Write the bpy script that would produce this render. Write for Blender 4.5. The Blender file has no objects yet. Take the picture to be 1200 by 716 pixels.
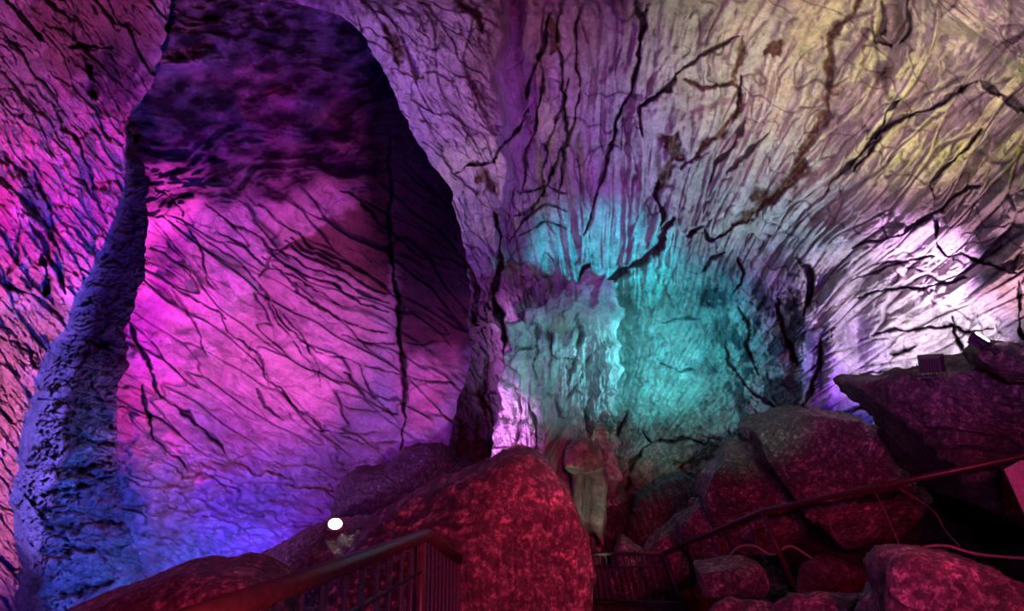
import bpy, bmesh, math, random, os
import numpy as np
from mathutils import Vector, Matrix
random.seed(4)
SC = bpy.context.scene
COL = SC.collection
PITCH = math.radians(10)
CAM = np.array([0.0, 0.0, 1.5])
FW = np.array([0, math.cos(PITCH), math.sin(PITCH)])
RT = np.array([1.0, 0, 0])
UP = np.array([0, -math.sin(PITCH), math.cos(PITCH)])
FOC = 800.0

def W(px, py, d):
    """point seen at photo position px,py at a distance of d metres along the axis"""
    px = np.asarray(px, float); py = np.asarray(py, float); d = np.asarray(d, float)
    return CAM + d[..., None] * (FW + ((px - 600) / FOC)[..., None] * RT + ((358 - py) / FOC)[..., None] * UP)
def V(px, py, d):
    return Vector(W(px, py, d).tolist())

# ------------------------------------------------------------------ noise
def _perm(seed):
    r = np.random.RandomState(seed); p = r.permutation(256); return np.concatenate([p, p, p])
_P = {}
def perm(seed):
    if seed not in _P:
        r = np.random.RandomState(seed + 999)
        g = r.normal(size=(256, 3)); g /= np.linalg.norm(g, axis=1)[:, None]
        a = r.rand(256) * 2 * np.pi
        _P[seed] = (_perm(seed), g, np.stack([np.cos(a), np.sin(a)], 1), r.rand(256, 3))
    return _P[seed]
def fade(t): return t * t * t * (t * (t * 6 - 15) + 10)
def pn2(x, y, seed=0):
    p, _, g, _ = perm(seed)
    xi = np.floor(x).astype(int); yi = np.floor(y).astype(int); xf = x - xi; yf = y - yi
    xi &= 255; yi &= 255
    u, v = fade(xf), fade(yf)
    def gr(i, j, dx, dy):
        q = g[p[p[(xi + i) & 255] + ((yi + j) & 255)]]; return q[..., 0] * dx + q[..., 1] * dy
    a = gr(0, 0, xf, yf); b = gr(1, 0, xf - 1, yf); c = gr(0, 1, xf, yf - 1); d = gr(1, 1, xf - 1, yf - 1)
    return (a + u * (b - a) + v * ((c + u * (d - c)) - (a + u * (b - a)))) * 1.5
def pn3(x, y, z, seed=0):
    p, g, _, _ = perm(seed)
    xi = np.floor(x).astype(int); yi = np.floor(y).astype(int); zi = np.floor(z).astype(int)
    xf = x - xi; yf = y - yi; zf = z - zi
    xi &= 255; yi &= 255; zi &= 255
    u, v, w = fade(xf), fade(yf), fade(zf)
    def gr(i, j, k):
        q = g[p[p[p[(xi + i) & 255] + ((yi + j) & 255)] + ((zi + k) & 255)]]
        return q[..., 0] * (xf - i) + q[..., 1] * (yf - j) + q[..., 2] * (zf - k)
    def lp(a, b, t): return a + t * (b - a)
    return 1.5 * lp(lp(lp(gr(0,0,0), gr(1,0,0), u), lp(gr(0,1,0), gr(1,1,0), u), v),
                    lp(lp(gr(0,0,1), gr(1,0,1), u), lp(gr(0,1,1), gr(1,1,1), u), v), w)
def fbm2(x, y, o=4, s=0, g=.5):
    r = 0; a = 1
    for i in range(o): r = r + a * pn2(x * 2**i + 7.3 * i, y * 2**i + 3.1 * i, s + i); a *= g
    return r
def fbm3(x, y, z, o=4, s=0, g=.5):
    r = 0; a = 1
    for i in range(o): r = r + a * pn3(x * 2**i + 7.3 * i, y * 2**i + 3.1 * i, z * 2**i, s + i); a *= g
    return r
def ridge2(x, y, o=4, s=0, g=.5):
    r = 0; a = 1
    for i in range(o): r = r + a * (1 - 2 * np.abs(pn2(x * 2**i + 5.7 * i, y * 2**i + 1.9 * i, s + i))); a *= g
    return r
def worley2(x, y, s=0):
    """F1, F2, offset from the nearest seed, random value of its cell"""
    p, _, _, rr = perm(s)
    xi = np.floor(x).astype(int); yi = np.floor(y).astype(int)
    f1 = np.full(x.shape, 9.0); f2 = np.full(x.shape, 9.0); ox = np.zeros(x.shape); oy = np.zeros(x.shape); rv = np.zeros(x.shape)
    for i in (-1, 0, 1):
        for j in (-1, 0, 1):
            h = p[p[(xi + i) & 255] + ((yi + j) & 255)]
            q = rr[h]
            dx = xi + i + q[..., 0] - x; dy = yi + j + q[..., 1] - y
            d = np.sqrt(dx * dx + dy * dy)
            c = d < f1
            f2 = np.where(c, f1, np.minimum(f2, d))
            ox = np.where(c, dx, ox); oy = np.where(c, dy, oy); rv = np.where(c, q[..., 2], rv)
            f1 = np.where(c, d, f1)
    return f1, f2, ox, oy, rv
def ss(a, b, x):
    t = np.clip((x - a) / (b - a), 0, 1); return t * t * (3 - 2 * t)
def gauss(x, y, cx, cy, rx, ry=None):
    ry = ry or rx
    return np.exp(-((x - cx) / rx)**2 - ((y - cy) / ry)**2)
def polydist(x, y, pts):
    """distance to a polyline"""
    best = np.full(x.shape, 1e9)
    for (x0, y0), (x1, y1) in zip(pts[:-1], pts[1:]):
        dx, dy = x1 - x0, y1 - y0
        t = np.clip(((x - x0) * dx + (y - y0) * dy) / (dx * dx + dy * dy + 1e-9), 0, 1)
        best = np.minimum(best, (x - x0 - t * dx)**2 + (y - y0 - t * dy)**2)
    return np.sqrt(best)
def tps(ctrl):
    c = np.array(ctrl, float); P = c[:, :2] / 300.0; n = len(P)
    def K(r): return np.where(r > 1e-9, r * r * np.log(r + 1e-12), 0)
    A = np.zeros((n + 3, n + 3))
    A[:n, :n] = K(np.linalg.norm(P[:, None] - P[None], axis=2)) + np.eye(n) * 0.002
    A[:n, n] = 1; A[:n, n + 1:] = P; A[n, :n] = 1; A[n + 1:, :n] = P.T
    w = np.linalg.solve(A, np.concatenate([c[:, 2], np.zeros(3)]))
    def f(x, y):
        x = x / 300.0; y = y / 300.0
        r = w[n] + w[n + 1] * x + w[n + 2] * y
        for k in range(n): r = r + w[k] * K(np.hypot(x - P[k, 0], y - P[k, 1]))
        return r
    return f
def interp(y, table):
    t = np.array(table, float); return np.interp(y, t[:, 0], t[:, 1])

# ------------------------------------------------------------------ objects
def props(o, label=None, cat=None, group=None, kind=None):
    if label: o['label'] = label
    if cat: o['category'] = cat
    if group: o['group'] = group
    if kind: o['kind'] = kind
    return o
def link(name, me, mat, parent=None):
    o = bpy.data.objects.new(name, me); COL.objects.link(o)
    if mat: me.materials.append(mat)
    if parent: o.parent = parent
    return o
def empty(name, loc, label, cat, group=None):
    o = bpy.data.objects.new(name, None); COL.objects.link(o); o.location = loc; o.empty_display_size = .1
    return props(o, label, cat, group)
def grid_mesh(name, P, colr, flip=False, wrap=False):
    """P (rows, cols, 3)"""
    nr, nc = P.shape[:2]
    me = bpy.data.meshes.new(name)
    idx = np.arange(nr * nc).reshape(nr, nc)
    if wrap: idx = np.concatenate([idx, idx[:, :1]], 1)
    a, b, c, d = idx[:-1, :-1], idx[:-1, 1:], idx[1:, 1:], idx[1:, :-1]
    F = np.stack([a, d, c, b] if flip else [a, b, c, d], -1).reshape(-1, 4)
    me.vertices.add(nr * nc); me.vertices.foreach_set('co', P.reshape(-1).astype(np.float32))
    me.loops.add(F.size); me.loops.foreach_set('vertex_index', F.reshape(-1).astype(np.int32))
    me.polygons.add(len(F)); me.polygons.foreach_set('loop_start', np.arange(0, F.size, 4, dtype=np.int32))
    me.polygons.foreach_set('loop_total', np.full(len(F), 4, np.int32))
    me.update(calc_edges=True); me.validate()
    me.polygons.foreach_set('use_smooth', np.ones(len(F), bool))
    if colr is not None:
        at = me.color_attributes.new('tone', 'FLOAT_COLOR', 'POINT')
        cc = np.ones((nr * nc, 4), np.float32); cc[:, :3] = np.clip(colr, 0.004, 1).reshape(-1, 3)
        at.data.foreach_set('color', cc.reshape(-1))
    return me

# ------------------------------------------------------------------ materials
def rock_mat(name, bump=.5, scale=9.0, rough=.72, spec=.35, dist=.02, speck=.35, flakes=False):
    m = bpy.data.materials.new(name); m.use_nodes = True; nt = m.node_tree; N = nt.nodes; L = nt.links
    b = N['Principled BSDF']; b.inputs['Roughness'].default_value = rough
    b.inputs['Specular IOR Level'].default_value = spec
    at = N.new('ShaderNodeAttribute'); at.attribute_name = 'tone'
    tc = N.new('ShaderNodeTexCoord')
    n1 = N.new('ShaderNodeTexNoise'); n1.inputs['Scale'].default_value = scale; n1.inputs['Detail'].default_value = 10; n1.inputs['Roughness'].default_value = .76
    n2 = N.new('ShaderNodeTexNoise'); n2.inputs['Scale'].default_value = scale * .45; n2.inputs['Detail'].default_value = 9; n2.inputs['Roughness'].default_value = .8
    L.new(tc.outputs['Object'], n1.inputs['Vector']); L.new(tc.outputs['Object'], n2.inputs['Vector'])
    mr = N.new('ShaderNodeMapRange'); mr.inputs['From Min'].default_value = .3; mr.inputs['From Max'].default_value = .7
    mr.inputs['To Min'].default_value = 1 - speck; mr.inputs['To Max'].default_value = 1 + speck
    L.new(n2.outputs['Fac'], mr.inputs['Value'])
    vm = N.new('ShaderNodeVectorMath'); vm.operation = 'SCALE'
    L.new(at.outputs['Color'], vm.inputs[0]); L.new(mr.outputs['Result'], vm.inputs['Scale'])
    if flakes:
        n3 = N.new('ShaderNodeTexNoise'); n3.inputs['Scale'].default_value = 22; n3.inputs['Detail'].default_value = 8; n3.inputs['Roughness'].default_value = .75
        L.new(tc.outputs['Object'], n3.inputs['Vector'])
        m3 = N.new('ShaderNodeMapRange'); m3.inputs['From Min'].default_value = .5; m3.inputs['From Max'].default_value = .6
        m3.inputs['To Min'].default_value = .42; m3.inputs['To Max'].default_value = 1.75; L.new(n3.outputs['Fac'], m3.inputs['Value'])
        v3 = N.new('ShaderNodeVectorMath'); v3.operation = 'SCALE'; L.new(vm.outputs['Vector'], v3.inputs[0]); L.new(m3.outputs['Result'], v3.inputs['Scale'])
        L.new(v3.outputs['Vector'], b.inputs['Base Color'])
    else: L.new(vm.outputs['Vector'], b.inputs['Base Color'])
    bp = N.new('ShaderNodeBump'); bp.inputs['Strength'].default_value = bump; bp.inputs['Distance'].default_value = dist
    n4 = N.new('ShaderNodeTexNoise'); n4.inputs['Scale'].default_value = scale * 3.3; n4.inputs['Detail'].default_value = 5; n4.inputs['Roughness'].default_value = .7
    n4.noise_type = 'RIDGED_MULTIFRACTAL' if hasattr(n4, 'noise_type') else n4.noise_type
    L.new(tc.outputs['Object'], n4.inputs['Vector'])
    ad = N.new('ShaderNodeMath'); ad.operation = 'MULTIPLY_ADD'; ad.inputs[1].default_value = .10
    L.new(n4.outputs['Fac'], ad.inputs[0]); L.new(n1.outputs['Fac'], ad.inputs[2])
    L.new(ad.outputs[0], bp.inputs['Height']); L.new(bp.outputs['Normal'], b.inputs['Normal'])
    return m
def plain(name, c, rough=.5, metal=0.0, bump=0.0, scale=60, emit=None, es=0):
    m = bpy.data.materials.new(name); m.use_nodes = True; nt = m.node_tree; N = nt.nodes; L = nt.links
    b = N['Principled BSDF']; b.inputs['Roughness'].default_value = rough; b.inputs['Metallic'].default_value = metal
    n = N.new('ShaderNodeTexNoise'); n.inputs['Scale'].default_value = scale; n.inputs['Detail'].default_value = 4
    tc = N.new('ShaderNodeTexCoord'); L.new(tc.outputs['Object'], n.inputs['Vector'])
    r = N.new('ShaderNodeValToRGB'); r.color_ramp.elements[0].position = .3; r.color_ramp.elements[1].position = .7
    r.color_ramp.elements[0].color = (*[v * .7 for v in c], 1); r.color_ramp.elements[1].color = (*[min(1, v * 1.25) for v in c], 1)
    L.new(n.outputs['Fac'], r.inputs['Fac']); L.new(r.outputs['Color'], b.inputs['Base Color'])
    if bump:
        bp = N.new('ShaderNodeBump'); bp.inputs['Strength'].default_value = bump; bp.inputs['Distance'].default_value = .005
        L.new(n.outputs['Fac'], bp.inputs['Height']); L.new(bp.outputs['Normal'], b.inputs['Normal'])
    if emit:
        b.inputs['Emission Color'].default_value = (*emit, 1); b.inputs['Emission Strength'].default_value = es
    return m
M_WALL = rock_mat('limestone_wall', 1.0, 9.0, .7, .3, .11, .6)
M_BACK = rock_mat('alcove_limestone', .9, 6.0, .75, .25, .10, .45)
M_BOUL = rock_mat('boulder_stone', 1.0, 14.0, .55, .5, .03, .5, True)
M_FLOW = rock_mat('flowstone', .9, 10.0, .6, .4, .06, .5)
M_RAIL = plain('painted_rail_steel', (.038, .017, .019), .4, .0, .15, 40)
M_BAR = plain('dark_bar_steel', (.035, .03, .04), .5, .3, .1, 40)
M_HOUS = plain('lamp_housing', (.05, .045, .05), .45, .4)
M_CABLE = plain('grey_cable_rubber', (.22, .21, .22), .5)
M_BOX = plain('dark_box_paint', (.04, .045, .06), .5)
M_PANEL = plain('pale_board', (.6, .45, .55), .5)

STEP = float(os.environ.get('CAVE_STEP', '1.15'))
# ------------------------------------------------------------------ surface relief helpers
def fracture(x, y, ang, ln, wd, seed, warp=.35, edge=.12):
    """plates of rock: x,y photo-scaled surface coordinates; returns relief (0..1 like) and a crack mask"""
    c, s = math.cos(math.radians(ang)), math.sin(math.radians(ang))
    a = (x * c + y * s); b = (-x * s + y * c)
    a = a / ln; b = b / wd
    wx = fbm2(a * .8, b * .8, 3, seed + 40) * warp; wy = fbm2(a * .8 + 9, b * .8 + 4, 3, seed + 50) * warp
    f1, f2, ox, oy, rv = worley2(a + wx, b + wy, seed)
    crack = 1 - ss(0, edge, f2 - f1)
    tilt = (rv - .5) * 1.2 + oy * .55 + ox * .2
    return tilt, crack
def polydist_t(x, y, pts):
    best = np.full(x.shape, 1e9); tt = np.zeros(x.shape); L = [0]
    for (x0, y0), (x1, y1) in zip(pts[:-1], pts[1:]): L.append(L[-1] + math.hypot(x1 - x0, y1 - y0))
    for i, ((x0, y0), (x1, y1)) in enumerate(zip(pts[:-1], pts[1:])):
        dx, dy = x1 - x0, y1 - y0
        t = np.clip(((x - x0) * dx + (y - y0) * dy) / (dx * dx + dy * dy + 1e-9), 0, 1)
        d = (x - x0 - t * dx)**2 + (y - y0 - t * dy)**2
        c = d < best; best = np.where(c, d, best); tt = np.where(c, (L[i] + t * (L[i + 1] - L[i])) / L[-1], tt)
    return np.sqrt(best), tt
def cracks(x, y, lst, seed=0, jit=3.0, thin=.62, gap=.15):
    """lst: (width, depth, polyline) -> grooves and dark mask; widths swell and taper, edges ragged"""
    jx = fbm2(x / 50, y / 50, 5, 200 + seed, .55) * jit * 1.4; jy = fbm2(x / 50 + 5, y / 50 + 8, 5, 210 + seed, .55) * jit * 1.4
    wv = .95 + 1.5 * fbm2(x / 24, y / 24, 3, 220 + seed)
    X = x + jx; Y = y + jy
    g = np.zeros(x.shape); m = np.zeros(x.shape)
    for w, dp, pts in lst:
        w = w * thin
        xs = [p[0] for p in pts]; ys = [p[1] for p in pts]
        q = (X > min(xs) - w * 4) & (X < max(xs) + w * 4) & (Y > min(ys) - w * 4) & (Y < max(ys) + w * 4)
        if not q.any(): continue
        d, t = polydist_t(X[q], Y[q], pts)
        ww = w * np.clip(wv[q], gap, 2.2) * (.25 + .75 * np.clip(np.minimum(t, 1 - t) * 6, 0, 1))
        k = 1 - ss(ww * .3, ww * 1.05 + .5, d)
        g[q] = np.maximum(g[q], k * dp); m[q] = np.maximum(m[q], k)
    return g, m
def lines(a, b, seed, lo=.93):
    """fine dark hairline fractures running along b"""
    n = pn2(a, b, seed) + .35 * pn2(a * 2.3, b * 2.1, seed + 1)
    gate = ss(-.1, .25, pn2(a * .31 + 5, b * .6 + 2, seed + 2))
    return ss(lo, 1, 1 - np.abs(n)) * gate
def mix(a, b, t): return a + (np.asarray(b) - a) * t[..., None]

# ================================================================== LEFT WALL
E_LEFT = [(-200, 290), (-60, 230), (0, 200), (60, 190), (100, 178), (140, 152), (170, 152), (190, 168), (215, 174), (280, 172), (330, 168),
          (368, 152), (400, 148), (430, 150), (450, 138), (560, 136), (620, 150), (660, 165), (700, 178), (900, 200)]
K_LEFT = [(-200, 270), (0, 180), (100, 160), (150, 147), (200, 147), (250, 136), (300, 114), (330, 100), (370, 78), (410, 58), (450, 40),
          (520, 22), (600, 14), (700, 22), (900, 30)]
def build_left():
    ys = np.arange(-130, 800, STEP)
    n = int(345 / STEP); s = np.linspace(0, 1, n)
    nb = 24
    Y = np.repeat(ys[:, None], n + nb, 1)
    E = interp(ys, E_LEFT)[:, None] + fbm2(ys / 25, ys * 0, 4, 3)[:, None] * 5
    K = interp(ys, K_LEFT)[:, None] + fbm2(ys / 40, ys * 0, 3, 5)[:, None] * 7
    X = np.concatenate([-150 + s[None] * (E + 150), np.repeat(E, nb, 1)], 1)
    back = np.concatenate([np.zeros((1, n)), np.linspace(0, 1, nb + 1)[None, 1:]], 1)
    base = tps([(-150, -100, 4.6), (0, -100, 6.0), (200, -100, 7.2), (-150, 100, 5.0), (0, 60, 6.4), (120, 60, 7.6), (190, 60, 8.2), (0, 200, 6.6), (100, 200, 7.5),
                (-150, 400, 5.6), (0, 400, 7.0), (60, 400, 7.5), (-150, 600, 5.6), (0, 600, 6.9), (-150, 780, 5), (0, 780, 6.4), (150, 780, 6.6), (150, 300, 8), (150, 500, 7.5)])
    D = base(X, Y)
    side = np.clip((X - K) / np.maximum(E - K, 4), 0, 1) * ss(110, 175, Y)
    wide = np.clip((E - K) / 130, 0.1, 1)
    D = D + side * (1.2 + 3.4 * wide)
    # relief
    mainw = 1 - ss(0, .25, side)
    t1, c1 = fracture(X, Y, 55, 60, 17, 11, .4, .16)
    t2, c2 = fracture(X, Y, 50, 26, 8, 12, .4, .2)
    t3, c3 = fracture(X, Y, 10, 46, 15, 13, .8, .2)
    t4, c4 = fracture(X, Y, -30, 16, 7, 14, .9, .28)
    low = fbm2(X / 90, Y / 90, 3, 20)
    fine = ridge2(X / 14, Y / 10, 4, 24)
    D += -low * .22
    D += mainw * (-(t1 * .11 + t2 * .05) + c1 * .05 + c2 * .02)
    gaps = ss(.1, .5, pn2(X / 60 + 3, Y / 22, 33) + .35 * pn2(X / 20, Y / 9, 34)) * ss(440, 520, Y)
    D += (1 - mainw) * (-(t3 * .16 + t4 * .12) + c3 * .16 + c4 * .08 - fine * .07 + gaps * .38)
    D += fbm2(X / 7, Y / 5, 3, 27) * .02
    qa = X * .6 + Y * .8; qb = -X * .8 + Y * .6
    hl = np.maximum(lines(qb / 13, qa / 60, 721, .92), .6 * lines(qa / 26, qb / 20, 724, .94)) * mainw
    D += hl * .05
    # holes of dark on the lower left of the magenta face
    CR = [(5, .25, [(22, 225), (32, 240), (50, 255), (58, 275), (66, 290)]), (6, .3, [(40, 200), (50, 225), (60, 250), (62, 268)]),
          (5, .3, [(60, 120), (75, 150), (98, 170), (105, 200), (118, 245)]), (4, .25, [(0, 180), (25, 200), (45, 235)]),
          (4, .2, [(85, 205), (100, 215), (115, 235), (122, 262)]), (9, .5, [(50, 300), (56, 325), (52, 345)]), (5, .3, [(36, 262), (52, 288), (70, 320), (80, 345)]),
          (4, .2, [(8, 320), (22, 300), (24, 275)]), (4, .25, [(0, 330), (40, 345), (75, 375)]), (4, .2, [(0, 395), (20, 400), (45, 430)]),
          (7, .35, [(80, 56), (105, 55), (132, 52)]), (9, .5, [(100, 75), (112, 95), (112, 118)])]
    CR += [(8, .5, [(45, 468), (75, 470), (105, 478)]), (9, .6, [(72, 508), (105, 512), (132, 522)]), (9, .6, [(28, 545), (70, 548), (130, 545)]), (9, .6, [(28, 580), (55, 615), (78, 634)]),
           (8, .6, [(40, 612), (90, 616), (150, 612)]), (9, .5, [(60, 575), (90, 572), (130, 560)]), (10, .7, [(75, 640), (120, 645), (150, 640)]), (12, .8, [(70, 695), (110, 690), (135, 680)])]
    CR += [(10, .7, [(100, 400), (125, 405), (150, 425)]), (12, .6, [(105, 440), (120, 470), (130, 500)])]
    g, mk = cracks(X, Y, CR, 1)
    D += g * .55
    D = D + back * 4.0; X = X - back * 14 * 0 + 0
    # colour of the stone, with shade painted in on two patches
    c = np.ones(X.shape + (3,)) * np.array([.62, .56, .54])
    c = c * (1 + .16 * fbm2(X / 40, Y / 40, 4, 60))[..., None]
    c = mix(c, [.07, .045, .10], np.clip(side * 2.2, 0, 1) * ss(480, 390, Y + 24 * fbm2(X / 30, Y / 30, 3, 66)) * .92)  # upper side face: its shade is put into the colour
    red = ss(.0, .5, 1.2 * gauss(X, Y, 110, 30, 80, 60) + .3 * fbm2(X / 30, Y / 30, 4, 61) - .15)
    c = mix(c, [.30, .16, .12], red * .75)
    c = mix(c, [.06, .045, .07], np.clip(1.4 * gauss(X, Y, 135, 95, 34, 36) * (1 + fbm2(X / 20, Y / 20, 3, 65)), 0, .88))  # shade of the hole by the dome junction, painted as dark colour
    c = mix(c, [.05, .035, .04], np.clip(mk * .45 + mainw * c1 * .15 + hl * .5 + (1 - mainw) * c3 * .25, 0, 1))
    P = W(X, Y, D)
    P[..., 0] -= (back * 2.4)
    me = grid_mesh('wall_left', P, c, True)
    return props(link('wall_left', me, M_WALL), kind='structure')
build_left()

# ================================================================== ALCOVE (far wall and its dome)
def build_back():
    ys = np.arange(-130, 790, STEP); xs = np.arange(60, 660, STEP)
    X, Y = np.meshgrid(xs, ys)
    base = tps([(60, -120, 8), (250, -120, 8.3), (450, -120, 9.0), (640, -120, 11.5), (60, 20, 9), (200, 0, 8.6), (320, 0, 10.4), (250, 60, 9.8), (350, 60, 12), (430, 60, 13.5),
                (640, 60, 14.5), (150, 130, 10.5), (200, 130, 11.6), (300, 140, 13.6), (380, 150, 15), (470, 180, 16), (600, 200, 16.5),
                (160, 210, 13), (240, 235, 15), (330, 230, 16.2), (450, 260, 17), (550, 300, 17), (150, 320, 13.6), (250, 330, 15.6), (350, 350, 16.8), (460, 380, 17),
                (550, 400, 16.5), (640, 400, 17), (140, 450, 13.2), (200, 450, 14.2), (300, 460, 16), (400, 480, 16.5), (500, 480, 16), (600, 540, 16),
                (140, 600, 12.4), (220, 580, 12.8), (300, 560, 14.2), (380, 560, 15), (480, 560, 14.8), (140, 700, 11.8), (250, 670, 12), (350, 680, 12.2), (500, 700, 12), (640, 700, 13),
                (300, 780, 11), (600, 780, 11), (60, 400, 13), (60, 600, 12)])
    D = base(X, Y)
    dome = ss(-14, 14, (235 + 25 * pn2(X / 50, Y * 0, 71) - .15 * (X - 300)) - Y)      # above the lip of the dome
    lowb = ss(500, 560, Y + (X - 300) * .0)
    smooth = (1 - dome) * (1 - lowb)
    t1, c1 = fracture(X, Y, 36, 150, 34, 15, .5, .07)
    t2, c2 = fracture(X, Y, 30, 40, 12, 16, .6, .14)
    fold = ridge2(X / 110, (Y + .25 * X) / 34 + .6 * fbm2(X / 80, Y / 80, 2, 44), 4, 74)
    D += -fbm2(X / 110, Y / 90, 4, 72) * .4
    D += smooth * (-t1 * .16 + c1 * .16 - t2 * .03 + c2 * .02)
    qa = X * math.cos(math.radians(36)) + Y * math.sin(math.radians(36)); qb = -X * math.sin(math.radians(36)) + Y * math.cos(math.radians(36))
    hl = np.maximum(lines(qb / 24, qa / 110, 711, .94), .7 * lines(qa / 40, qb / 60, 714, .95)) * smooth
    D += hl * .05
    D += dome * (-fold * .30 + .12 * fbm2(X / 18, Y / 9, 3, 75))
    t5, c5 = fracture(X, Y, 20, 36, 16, 18, .8, .2)
    D += lowb * (-t5 * .2 + c5 * .12 - .12 * fbm2(X / 20, Y / 14, 4, 76))
    D += fbm2(X / 9, Y / 7, 3, 77) * .02
    D += -.8 * gauss(X, Y, 220, 75, 45, 12) - .6 * gauss(X, Y, 345, 125, 40, 16) - .5 * gauss(X, Y, 342, 160, 20, 14)
    D += 1.6 * gauss(X, Y, 385, 150, 26, 40)
    # folded rim of the dome: sweeping curves
    CR = [(3, .3, [(172, 205), (215, 250), (235, 300), (250, 340)]), (2.6, .25, [(175, 290), (200, 300), (226, 322)]), (3, .3, [(260, 270), (315, 315), (352, 330), (400, 358)]),
          (3, .3, [(250, 363), (270, 388), (300, 413), (310, 448), (325, 458), (350, 478), (372, 505), (400, 508), (440, 505)]),
          (3, .25, [(320, 358), (350, 398), (400, 423), (440, 433), (470, 440)]), (7, .7, [(150, 373), (162, 400), (175, 423), (178, 440), (190, 463)]),
          (5, .5, [(190, 463), (220, 488), (240, 508), (262, 530)]), (7, .6, [(170, 452), (172, 480), (180, 515)]), (3, .3, [(180, 515), (205, 535), (225, 555)]),
          (6, .7, [(455, 160), (457, 200), (460, 310), (466, 358), (474, 420), (475, 470), (470, 530)]),
          (4, .3, [(300, 322), (312, 310), (320, 300), (345, 285)]), (3, .3, [(318, 312), (345, 340), (400, 372), (455, 392)]),
          (3, .3, [(340, 280), (380, 300), (420, 330), (455, 345)]), (4, .4, [(400, 225), (430, 250), (456, 265), (490, 300), (530, 318)]),
          (3, .25, [(400, 440), (440, 458), (470, 470)]), (3, .25, [(476, 440), (500, 446), (536, 450)]), (3, .25, [(400, 510), (430, 520), (464, 520)]),
          (3, .3, [(300, 455), (310, 480), (330, 492)]), (3, .25, [(420, 425), (450, 470), (470, 500)]), (3, .2, [(200, 340), (230, 380), (245, 420)]),
          (2.5, .2, [(335, 368), (360, 400), (372, 430), (378, 452)]), (2.5, .2, [(210, 260), (250, 285), (300, 330), (330, 380), (370, 440)]),
          (2.5, .2, [(240, 240), (300, 275), (345, 310)]), (2.2, .2, [(190, 330), (215, 345), (262, 372)]), (2.2, .2, [(290, 230), (330, 262), (352, 280)]),
          (2.5, .25, [(478, 400), (500, 405), (520, 398)]), (2.5, .25, [(400, 395), (440, 402), (466, 405)]), (2.5, .25, [(400, 470), (430, 476), (466, 484)])]
    CR += [(3, .35, [(346 - 12 * k, 275 + 9 * k), (390 - 8 * k, 300 + 9 * k), (455, 335 + 10 * k)]) for k in range(4)]
    g, mk = cracks(X, Y, CR, 2, 4, .46)
    D += g * .7
    c = np.ones(X.shape + (3,)) * np.array([.60, .54, .53])
    c = c * (1 + .13 * fbm2(X / 50, Y / 50, 5, 80))[..., None]
    # dark rust coloured band of rock, wedge shaped, beside the vertical fissure
    wed = ss(0, 14, (X - 330) * .0 + np.minimum(np.minimum((Y - (285 - (X - 330) * .62)), (X - 328) * .9), (292 + (X - 330) * .50 - Y)) + 9 * fbm2(X / 14, Y / 14, 3, 81)) * (1 - ss(452, 462, X))
    c = mix(c, [.16, .06, .045], wed * .8)
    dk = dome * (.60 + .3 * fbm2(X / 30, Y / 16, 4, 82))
    c = mix(c, [.022, .014, .022], np.clip(dk * 1.35, 0, .98))                     # shade of the dome painted into the stone colour
    pale = np.clip(gauss(X, Y, 222, 76, 42, 9) + gauss(X, Y, 350, 122, 34, 8) + gauss(X, Y, 345, 158, 15, 8), 0, 1)
    c = mix(c, [.5, .44, .5], pale * .8)
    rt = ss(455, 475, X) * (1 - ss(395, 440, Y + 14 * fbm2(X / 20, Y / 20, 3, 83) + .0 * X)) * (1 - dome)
    c = mix(c, [.05, .025, .035], rt * .93)  # right part of the alcove: shade painted in as darker stone
    c = mix(c, [.012, .006, .012], np.clip(1.9 * gauss(X, Y, 485, 190, 65, 140), 0, .97) * ss(395, 440, X))  # deep shade behind the ridge, painted near-black
    c = mix(c, [.07, .05, .06], lowb * ss(340, 410, X) * .6)
    c = mix(c, [.04, .03, .04], np.clip(mk * .75 + smooth * c1 * .3 + hl * .55, 0, 1))
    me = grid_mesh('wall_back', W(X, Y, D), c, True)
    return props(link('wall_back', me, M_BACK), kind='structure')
build_back()

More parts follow.
